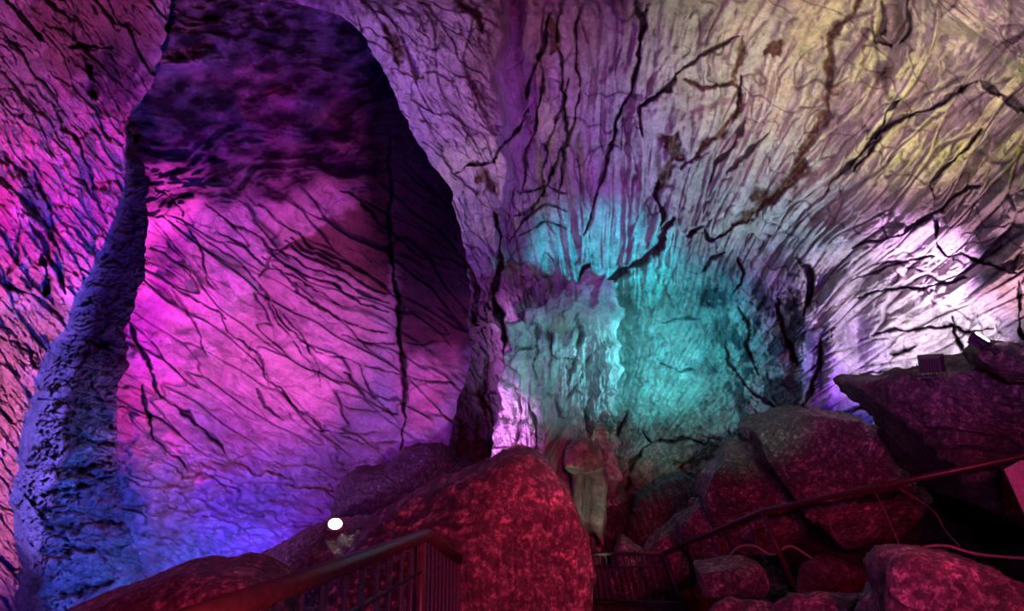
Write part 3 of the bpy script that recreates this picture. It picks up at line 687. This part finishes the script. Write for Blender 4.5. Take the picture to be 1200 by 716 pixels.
# ================================================================== TUBES / BOXES
def tube_mesh(name, pts, r, seg=12, closed_caps=True, radii=None):
    pts = [Vector(p) for p in pts]; bm = bmesh.new(); rings = []
    up = Vector((0, 0, 1)); prev = None
    for i, p in enumerate(pts):
        if i == 0: t = pts[1] - p
        elif i == len(pts) - 1: t = p - pts[i - 1]
        else: t = (pts[i + 1] - p).normalized() + (p - pts[i - 1]).normalized()
        t.normalize()
        if prev is None:
            ref = up if abs(t.z) < .9 else Vector((1, 0, 0)); a = t.cross(ref).normalized()
        else: a = (prev - t * prev.dot(t)).normalized()
        prev = a; b = t.cross(a)
        rr = radii[i] if radii else r
        rings.append([bm.verts.new(p + rr * (math.cos(k * 2 * math.pi / seg) * a + math.sin(k * 2 * math.pi / seg) * b)) for k in range(seg)])
    for u, v in zip(rings[:-1], rings[1:]):
        for k in range(seg): bm.faces.new([u[k], u[(k + 1) % seg], v[(k + 1) % seg], v[k]])
    bm.faces.new(rings[0][::-1]); bm.faces.new(rings[-1])
    bmesh.ops.recalc_face_normals(bm, faces=bm.faces)
    for f in bm.faces: f.smooth = len(f.verts) == 4
    me = bpy.data.meshes.new(name); bm.to_mesh(me); bm.free(); return me
def local(me, root):
    me.transform(Matrix.Translation(-root.location)); return me
def smoothpath(pts, n=10):
    pts = [Vector(p) for p in pts]; out = []
    q = [pts[0]] + pts + [pts[-1]]
    for i in range(1, len(q) - 2):
        for k in range(n):
            t = k / n
            out.append(.5 * ((2 * q[i]) + (q[i + 1] - q[i - 1]) * t + (2 * q[i - 1] - 5 * q[i] + 4 * q[i + 1] - q[i + 2]) * t * t + (3 * q[i] - q[i - 1] - 3 * q[i + 1] + q[i + 2]) * t**3))
    out.append(pts[-1]); return out
def box_mesh(name, sx, sy, sz, bev=.004, mats=None):
    bm = bmesh.new(); bmesh.ops.create_cube(bm, size=1); bmesh.ops.scale(bm, vec=(sx, sy, sz), verts=bm.verts)
    bmesh.ops.bevel(bm, geom=list(bm.edges), offset=bev, segments=2, affect='EDGES')
    me = bpy.data.meshes.new(name); bm.to_mesh(me); bm.free(); return me

# ---- left railing
A = V(205, 735, 1.32); B = V(500, 627, 3.4); Cc = V(537, 655, 3.75)
rail = empty('railing', (A.x, A.y, -.1), 'thick red-brown pipe handrail sweeping up from the bottom left, with dark bars', 'railing')
path = [A, A.lerp(B, .5), B + (A - B).normalized() * .06, B, B + (Cc - B).normalized() * .06, Cc]
link('handrail', local(tube_mesh('handrail', path, .030, 20), rail), M_RAIL, rail)
GROUND = -.25
def down(p, z): return Vector((p.x, p.y, z))
def on(t, dz=0): q = A.lerp(B, t); return Vector((q.x, q.y, q.z + dz))
pp = on(.955)
link('post', local(tube_mesh('post', [pp, down(pp, GROUND)], .022, 14), rail), M_RAIL, rail)
pp = on(.02)
link('post', local(tube_mesh('post', [pp, down(pp, GROUND)], .022, 14), rail), M_RAIL, rail)
link('lower_rail', local(tube_mesh('lower_rail', [on(0, -.16), on(.955, -.16)], .009, 8), rail), M_BAR, rail)
link('lower_rail', local(tube_mesh('lower_rail', [down(on(0), GROUND + .12), down(on(.955), GROUND + .12)], .010, 8), rail), M_BAR, rail)
ts = [.12 + .083 * k for k in range(10)]
for k, t in enumerate(ts):
    a = on(t, -.02); 
    link('bar', local(tube_mesh('bar', [a, down(on(t - .01), GROUND + .12)], .009, 8), rail), M_BAR, rail)
    if k % 2 == 0 and k < 9:
        b1 = on(t + .01, -.16); b2 = down(on(t + .042), .35); b3 = on(t + .075, -.02)
        link('bar', local(tube_mesh('bar', [b1, b2, b3], .008, 8), rail), M_BAR, rail)
for k in range(8):
    q = B.lerp(Cc, (k + .6) / 8.6)
    link('bar', local(tube_mesh('bar', [q, down(q, -.9)], .008, 8), rail), M_BAR, rail)
pp = Cc
link('post', local(tube_mesh('post', [pp + Vector((0, 0, .0)), down(pp, -.95)], .014, 10), rail), M_BAR, rail)

# ---- right railing
R0 = V(686, 649, 9.0); R1 = V(778, 648, 8.3); R2 = V(893, 599, 6.4); R3 = V(1225, 529, 4.5)
rr_ = empty('railing', down(R1, -1.4), 'thin red handrail with leaning posts climbing to the right edge past the rock slabs', 'railing')
link('handrail', local(tube_mesh('handrail', [R1, R1.lerp(R2, .5), R2 + (R1 - R2).normalized() * .1, R2, R2 + (R3 - R2).normalized() * .1, R3], .024, 14), rr_), M_RAIL, rr_)
for a, b in (((893, 600, 6.4), (932, 690, 6.2)), ((846, 622, 7.1), (859, 660, 7.0)), ((806, 636, 7.8), (816, 664, 7.7)), ((1174, 541, 4.8), (1206, 600, 4.7))):
    link('post', local(tube_mesh('post', [V(*a), V(*b)], .024, 12), rr_), M_RAIL, rr_)
f_ = empty('fence', down(R0, -1.3), 'low fence of thin dark bars between the red boulder and the stairs', 'fence')
link('top_rail', local(tube_mesh('top_rail', [R0, R1], .022, 12), f_), M_RAIL, f_)
link('post', local(tube_mesh('post', [R1, V(803, 720, 8.1)], .03, 12), f_), M_BAR, f_)
F0 = V(692, 702, 9.0); F1 = V(796, 706, 8.2)
link('bottom_rail', local(tube_mesh('bottom_rail', [F0, F1], .014, 10), f_), M_BAR, f_)
M0 = V(690, 664, 9.0); M1 = V(784, 664, 8.3)
link('middle_rail', local(tube_mesh('middle_rail', [M0, M1], .009, 10), f_), M_BAR, f_)
for k in range(13):
    t = (k + .6) / 13.4
    link('bar', local(tube_mesh('bar', [R0.lerp(R1, t), F0.lerp(F1, t)], .009, 8), f_), M_BAR, f_)

# ---- box behind the fence
bx = box_mesh('electrical_box', .34, .25, .42, .015)
o = link('electrical_box', bx, M_BOX); o.location = V(711, 685, 9.32); props(o, 'dark upright electrical box behind the barred fence', 'box')
lid = link('box_lid', box_mesh('box_lid', .36, .27, .03, .008), M_BOX, o); lid.location = (0, 0, .22)

# ---- board at right edge
o = link('board', box_mesh('board', .16, .02, .42, .004), M_PANEL); o.location = V(1204, 580, 4.45); o.rotation_euler = (0, math.radians(-22), .2)
props(o, 'pale violet board leaning at the right edge below the handrail', 'board')

# ---- cables
def cable(label, pts, r, cat='cable', name='cable', mat=None):
    pw = smoothpath([V(*p) for p in pts]); me = tube_mesh(name, pw, r, 8)
    c0 = pw[0]; me.transform(Matrix.Translation(-c0)); o = link(name, me, mat or M_CABLE); o.location = c0
    return props(o, label, cat, 'dry stems hanging under the right handrail' if cat == 'stem' else 'loose cables behind the right handrail')
cable('grey cable sagging in waves behind the leaning post of the right handrail', [(838, 668, 7.2), (852, 655, 7), (866, 641, 6.8), (885, 640, 6.7), (905, 650, 6.6), (925, 640, 6.6), (945, 650, 6.5), (970, 668, 6.3), (1000, 675, 6.1), (1042, 673, 6)], .012)
cable('grey cable running right behind the crimson boulder', [(1070, 650, 4.9), (1085, 641, 4.8), (1110, 640, 4.8), (1150, 650, 4.7), (1230, 656, 4.6)], .011)
M_ROOT = plain('dry_stem', (.16, .12, .11), .8)
cable('long dry stem hanging in an arc under the handrail, right of the tilted slab', [(1040, 566, 5.6), (1070, 582, 5.6), (1095, 600, 5.6), (1108, 622, 5.6), (1125, 640, 5.5)], .005, 'stem', 'dry_stem', M_ROOT)
cable('short straight dry stem under the handrail near the tilted slab', [(1022, 570, 5.8), (1035, 595, 5.8), (1046, 620, 5.7), (1058, 648, 5.6)], .005, 'stem', 'dry_stem', M_ROOT)
cable('curled dry stem hanging in the dark hollow beside the leaning post', [(978, 590, 6), (973, 605, 6), (974, 620, 6), (984, 632, 6)], .006, 'stem', 'dry_stem', M_ROOT)
cable('dry stem looping down behind the leaning post, furthest left of the hanging stems', [(890, 612, 7), (884, 625, 7), (888, 645, 7), (900, 660, 7)], .006, 'stem', 'dry_stem', M_ROOT)

# ---- floodlights
def floodlight(loc, aim, label, size, on_col=None, strength=0):
    """local +Y is where the lamp shines"""
    root = empty('floodlight', loc, label, 'floodlight', 'floodlights in the cave')
    aim = (Vector(aim) - Vector(loc)).normalized(); root.rotation_mode = 'QUATERNION'; root.rotation_quaternion = aim.to_track_quat('Y', 'Z')
    s = size
    bm = bmesh.new(); bmesh.ops.create_cube(bm, size=1)
    for v in bm.verts:
        k = 1 if v.co.y > 0 else .78
        v.co = Vector((v.co.x * s * k, v.co.y * s * .42, v.co.z * s * .8 * k))
    bmesh.ops.bevel(bm, geom=list(bm.edges), offset=s * .03, segments=2, affect='EDGES')
    for k in range(7):      # cooling fins
        g = bmesh.ops.create_cube(bm, size=1)['verts']
        for v in g: v.co = Vector(((k - 3) * s * .1 + v.co.x * s * .025, -s * .25 + v.co.y * s * .14, v.co.z * s * .56))
    me = bpy.data.meshes.new('housing'); bm.to_mesh(me); bm.free(); link('housing', me, M_HOUS, root)
    bz = box_mesh('bezel', s * 1.04, s * .05, s * .84, s * .015); b = link('bezel', bz, M_HOUS, root); b.location = (0, s * .215, 0)
    gm = plain('lamp_glass_' + ('lit' if on_col else 'unlit'), (.5, .5, .5), .2, emit=on_col, es=strength)
    bm = bmesh.new(); bmesh.ops.create_uvsphere(bm, u_segments=28, v_segments=14, radius=1)
    for v in bm.verts: v.co = Vector((v.co.x * s * .43, v.co.y * s * .05, v.co.z * s * .33))
    for f in bm.faces: f.smooth = True
    me = bpy.data.meshes.new('lens'); bm.to_mesh(me); bm.free(); l = link('lens', me, gm, root); l.location = (0, s * .245, 0)
    if on_col: l['label'] = 'glowing lens'
    br = [(-s * .56, 0, 0), (-s * .56, 0, -s * .6), (s * .56, 0, -s * .6), (s * .56, 0, 0)]
    link('bracket', tube_mesh('bracket', br, s * .03, 8), M_HOUS, root)
    link('stand', tube_mesh('stand', [(0, 0, -s * .6), (0, 0, -s * .95)], s * .05, 10), M_HOUS, root)
    return root
fl1 = V(393, 614, 7.6)
floodlight(fl1, (CAM[0] - .3, CAM[1], CAM[2] + .2), 'glaring white floodlight on the dark mound left of the huge red-lit boulder', .17, (1, .97, 1), 25)
floodlight(V(1091, 427, 5.25), V(1120, 330, 9), 'dark square floodlight standing in the middle of the overhanging slab, seen from behind', .17)
floodlight(V(1147, 400, 5.0), V(1147, 400, 5.0) + Vector((.5, -.5, .75)), 'floodlight with glowing oval lens beside the brownish boulder at right', .155, (.95, .92, 1), 30)
fl4 = V(296, 662, 9.6)
floodlight(fl4, V(200, 560, 12.4), 'blue floodlight sunk behind the low mounds at the foot of the alcove wall', .2, (.2, .3, 1), 25)

# ================================================================== CAMERA
cam = bpy.data.cameras.new('camera'); cam.sensor_width = 36; cam.lens = 36 * FOC / 1200; cam.clip_end = 200; cam.clip_start = .05
co = bpy.data.objects.new('camera', cam); COL.objects.link(co); co.location = CAM.tolist(); co.rotation_euler = (math.radians(90) + PITCH, 0, 0)
SC.camera = co
w = bpy.data.worlds.new('cave_dark'); SC.world = w; w.use_nodes = True
w.node_tree.nodes['Background'].inputs['Color'].default_value = (.25, .1, .3, 1); w.node_tree.nodes['Background'].inputs['Strength'].default_value = .012
SC.view_settings.view_transform = 'Standard'; SC.view_settings.look = 'None'; SC.view_settings.gamma = 1; SC.view_settings.exposure = 0
SC.view_settings.use_curve_mapping = False

# ================================================================== LIGHTS
def spot(name, pos, aim, cone, blend, col, power, size=.08):
    l = bpy.data.lights.new(name, 'SPOT'); l.spot_size = math.radians(cone); l.spot_blend = blend; l.color = col; l.energy = power; l.shadow_soft_size = size
    o = bpy.data.objects.new(name, l); COL.objects.link(o); o.location = pos
    o.rotation_mode = 'QUATERNION'; o.rotation_quaternion = (Vector(aim) - Vector(pos)).to_track_quat('-Z', 'Y')
    return o
# (name, position, aim, cone, blend, colour, watts, size)
#LIGHTS_BEGIN
def T(*a): return tuple(V(*a))
RIG = [
 ('mag_left_a', (-2.5, 1.0, .3), T(40, 250, 7), 60, .6, .1),
 ('mag_left_b', (-5.0, 1.5, .2), T(60, 250, 7), 90, .6, .1),
 ('mag_left_low', (-3.5, 2.5, .3), T(0, 500, 6.8), 45, .9, .1),
 ('mag_left_c', (-6.0, 1.0, 1.0), T(20, 250, 6.8), 70, .9, .1),
 ('mag_left_d', (-6.0, 1.0, 1.0), T(70, 220, 7.2), 40, .9, .1),
 ('mag_alcove_a', T(310, 600, 12.2), T(200, 290, 14), 55, .7, .1),
 ('mag_alcove_h', T(310, 600, 12.2), T(180, 270, 13.4), 26, .8, .1),
 ('mag_alcove_b', T(310, 600, 12.2), T(340, 360, 16), 70, .8, .1),
 ('mag_alcove_c', T(310, 600, 12.2), T(190, 460, 13), 60, .9, .1),
 ('mag_alcove_e', T(310, 600, 12.2), T(270, 400, 15), 110, .9, .1),
 ('mag_alcove_f', (-3.0, 3.5, 0.0), T(430, 460, 16), 30, .9, .1),
 ('mag_alcove_g', (-3.0, 3.5, 0.0), T(300, 420, 16), 26, .9, .1),
 ('mag_left_e', (-4.0, 2.0, .8), T(85, 240, 7.3), 26, .9, .1),
 ('warm_top', (1.6, 1.2, 1.0), T(1090, 10, 7.6), 30, .8, .1),
 ('hot_c', T(1110, 480, 7.4), T(1080, 395, 9.2), 70, .6, .05),
 ('violet_low', tuple(fl4), T(200, 560, 12.4), 120, .8, .08),
 ('blue_side', tuple(fl4 + Vector((0, 0, .1))), T(60, 520, 8), 60, .7, .08),
 ('blue_front', T(255, 672, 8.4), T(60, 600, 7.2), 90, .8, .08),
 ('blue_low', (-2.7, 5.0, -.3), T(60, 630, 7.2), 60, .9, .08),
 ('blue_far', (-3.2, 6.5, -.3), T(170, 620, 11.5), 50, .9, .08),
 ('violet_glow', T(335, 640, 10.8), T(335, 560, 14.5), 120, .9, .08),
 ('lilac_blade', (-3.0, 3.5, 0.0), T(515, 100, 9.8), 26, .6, .08),
 ('lilac_blade_b', (-3.0, 3.5, 0.0), T(565, 230, 10.4), 15, .6, .08),
 ('mag_nook', T(322, 652, 10.3), T(500, 440, 16), 24, .7, .08),
 ('warm_c', (1.2, 1.2, 1.2), T(1010, 60, 9), 32, .9, .1),
 ('lilac_mid', T(1030, 510, 8.2), T(880, 200, 10.8), 50, .9, .1),
 ('lilac_shade', T(1030, 510, 8.2), T(990, 420, 10.4), 40, .9, .1),
 ('purple_top', (1.2, 2.5, .3), T(650, 60, 10), 60, .9, .1),
 ('purple_wide', (-.5, 1, 1), T(600, 120, 10), 100, .9, .1),
 ('warm_a', (4.9, 6.4, 2.45), T(930, 70, 10), 44, .8, .1),
 ('warm_b', (1.6, 1.2, 1.2), T(1080, 150, 8), 60, .8, .1),
 ('cyan_b', (4.9, 6.4, 2.45), T(770, 400, 12), 44, .9, .06),
 ('cyan_c', T(935, 500, 8.4), T(790, 400, 12), 50, .8, .06),
 ('cyan_d', (4.9, 6.4, 2.45), T(765, 450, 12), 16, .9, .06),
 ('cyan_e', (4.9, 6.4, 2.45), T(730, 300, 12), 20, .9, .06),
 ('green_wall', (1.7, .6, 2.2), T(800, 510, 11.4), 13, .9, .06),
 ('mid_warm', (4.9, 6.4, 2.45), T(800, 130, 11.2), 50, .9, .06),
 ('mid_left', (4.9, 6.4, 2.45), T(660, 130, 11.2), 40, .9, .06),
 ('cyan_a', (1.7, .6, 2.2), T(785, 395, 12), 17, .8, .08),
 ('cyan_g', (1.7, .6, 2.2), T(755, 430, 12), 11, .8, .08),
 ('cyan_flow_c', (1.2, .6, 2.2), T(650, 430, 11), 14, .8, .08),
 ('cyan_flow', T(935, 500, 8.4), T(655, 420, 11), 34, .9, .06),
 ('cyan_flow_b', (4.9, 6.4, 2.45), T(660, 420, 11), 34, .9, .06),
 ('key_mid', (4.9, 6.4, 2.45), T(650, 230, 11.5), 44, .8, .05),
 ('blue_mid', (1.7, .6, 2.2), T(890, 320, 11), 45, .9, .1),
 ('blue_spill', (1.7, .6, 2.2), T(900, 370, 11), 14, .9, .06),
 ('lilac_right', T(1030, 510, 8.2), T(1060, 380, 9.5), 120, .9, .08),
 ('hot_a', T(1110, 480, 7.4), T(1080, 398, 9.2), 50, .25, .05),
 ('hot_b', T(1110, 480, 7.4), T(1092, 320, 9), 30, .9, .05),
 ('lilac_flow', T(500, 640, 7.8), T(590, 480, 11), 36, .7, .08),
 ('red_boulder', (.6, -.5, 1.8), T(620, 590, 5), 32, .9, .1),
 ('red_right', (1.5, -.5, 2.4), T(940, 545, 7), 26, .9, .1),
 ('red_left', (-.8, 0, 1.7), T(220, 690, 3.6), 35, .9, .1),
 ('red_corner', (1.4, 0, 2.2), T(1130, 700, 3), 40, .8, .1),
 ('red_wide', (.3, -1, 2.2), T(760, 640, 7), 70, .9, .2),
 ('dome_fill', (-1.5, 4, -.4), T(280, 80, 12), 60, .9, .1),
 ('rust_left', (-2, 2, .5), T(90, 30, 7), 40, .9, .1),
 ('mag_upright', (4, 3, .5), T(1105, 85, 7.6), 28, .9, .1),
 ('mag_wallright', T(1180, 440, 7.6), T(1150, 240, 8.5), 90, .9, .1),
 ('blue_bars', T(300, 740, 4), T(450, 670, 5), 60, .9, .08),
 ('warm_corner', (4.0, 3.0, .6), T(1180, 50, 6.5), 50, .9, .1),
 ('olive_stalag', T(705, 670, 8.6), T(686, 560, 9.6), 60, .9, .08),
 ('pillar', T(540, 620, 10), T(560, 450, 13), 50, .9, .1),
]
FIT = {'blue_far': (1812.72, (0.0573, 0.1073, 1.0)), 'blue_low': (141.43, (0.0, 0.0, 1.0)), 'blue_mid': (659.98, (0.5101, 0.1687, 1.0)), 'blue_side': (1312.36, (0.1841, 0.1319, 1.0)), 'cyan_a': (2519.48, (0.0, 0.9655, 1.0)), 'cyan_b': (1156.34, (0.0, 0.746, 1.0)), 'cyan_e': (3062.3, (0.0, 0.7841, 1.0)), 'cyan_flow_b': (546.3, (0.0, 1.0, 0.4671)), 'cyan_flow_c': (6223.12, (0.2317, 0.7509, 1.0)), 'cyan_g': (6920.17, (0.1309, 0.8135, 1.0)), 'dome_fill': (2238.64, (0.0, 0.0299, 1.0)), 'green_wall': (1009.34, (0.0515, 1.0, 0.5727)), 'hot_a': (95.85, (1.0, 0.5549, 0.8724)), 'hot_b': (2264.15, (0.7995, 0.3973, 1.0)), 'hot_c': (521.73, (0.6933, 0.4943, 1.0)), 'key_mid': (622.1, (0.0, 0.046, 1.0)), 'lilac_blade': (1100.66, (1.0, 0.5682, 0.609)), 'lilac_blade_b': (612.25, (1.0, 0.9919, 0.4175)), 'lilac_flow': (3231.34, (0.792, 0.232, 1.0)), 'lilac_mid': (1296.92, (0.5437, 0.9731, 1.0)), 'lilac_right': (276.59, (0.0, 0.0, 1.0)), 'lilac_shade': (649.84, (0.3835, 0.11, 1.0)), 'mag_alcove_a': (1230.12, (0.7025, 0.0068, 1.0)), 'mag_alcove_b': (836.83, (1.0, 0.0929, 0.2411)), 'mag_alcove_c': (662.69, (1.0, 0.0, 0.0)), 'mag_alcove_f': (2220.59, (0.7371, 0.2453, 1.0)), 'mag_alcove_g': (3065.48, (1.0, 0.0, 0.8779)), 'mag_alcove_h': (4886.41, (1.0, 0.0553, 0.5875)), 'mag_left_a': (89.73, (0.0, 0.222, 1.0)), 'mag_left_b': (119.84, (0.0, 0.0, 1.0)), 'mag_left_c': (2830.89, (0.4906, 0.0957, 1.0)), 'mag_left_d': (357.42, (0.0, 0.0, 1.0)), 'mag_left_e': (2630.81, (1.0, 0.0, 0.4342)), 'mag_left_low': (2667.37, (1.0, 0.198, 0.598)), 'mag_nook': (878.04, (1.0, 0.0, 0.0)), 'mag_upright': (497.95, (0.8216, 1.0, 0.0)), 'mag_wallright': (215.48, (1.0, 0.4879, 0.7451)), 'mid_left': (462.32, (0.8053, 0.0, 1.0)), 'olive_stalag': (31.89, (0.6773, 1.0, 0.8012)), 'purple_top': (683.59, (1.0, 0.1555, 0.9958)), 'purple_wide': (48.08, (1.0, 0.0636, 0.0586)), 'red_boulder': (1291.35, (1.0, 0.0222, 0.0544)), 'red_corner': (328.55, (1.0, 0.0, 0.0)), 'red_left': (396.88, (1.0, 0.0277, 0.1514)), 'red_right': (441.37, (1.0, 0.0, 0.0)), 'red_wide': (280.63, (0.9425, 0.2162, 1.0)), 'rust_left': (1834.9, (1.0, 0.1377, 0.8882)), 'violet_glow': (458.64, (0.1033, 0.0, 1.0)), 'violet_low': (20030.32, (0.0517, 0.1746, 1.0)), 'warm_a': (443.9, (0.7729, 1.0, 0.1123)), 'warm_b': (24.05, (1.0, 0.0, 0.0)), 'warm_c': (3760.43, (1.0, 0.5219, 0.7023)), 'warm_corner': (676.59, (0.7559, 1.0, 0.0)), 'warm_top': (716.04, (1.0, 0.7835, 0.9758))}
CFLOW = 1000
#FIT
FIT and 'cyan_flow_c' in FIT and FIT.update({'cyan_flow_c': (FIT['cyan_flow_c'][0] * .6, FIT['cyan_flow_c'][1]), 'cyan_flow': (FIT.get('cyan_flow', (0,))[0] + CFLOW, (.2, .8, 1))})
FIT and FIT.update({'hot_a': (FIT.get('hot_a', (300,))[0] + 420, (1, .85, 1))})
LIGHTS = [(n, p, a, c, bl, FIT.get(n, (1, (1, 1, 1)))[1], FIT.get(n, (1000, 0))[0], sz) for (n, p, a, c, bl, sz) in RIG if not FIT or n in FIT]
#LIGHTS_END
for L in LIGHTS: spot(*L)
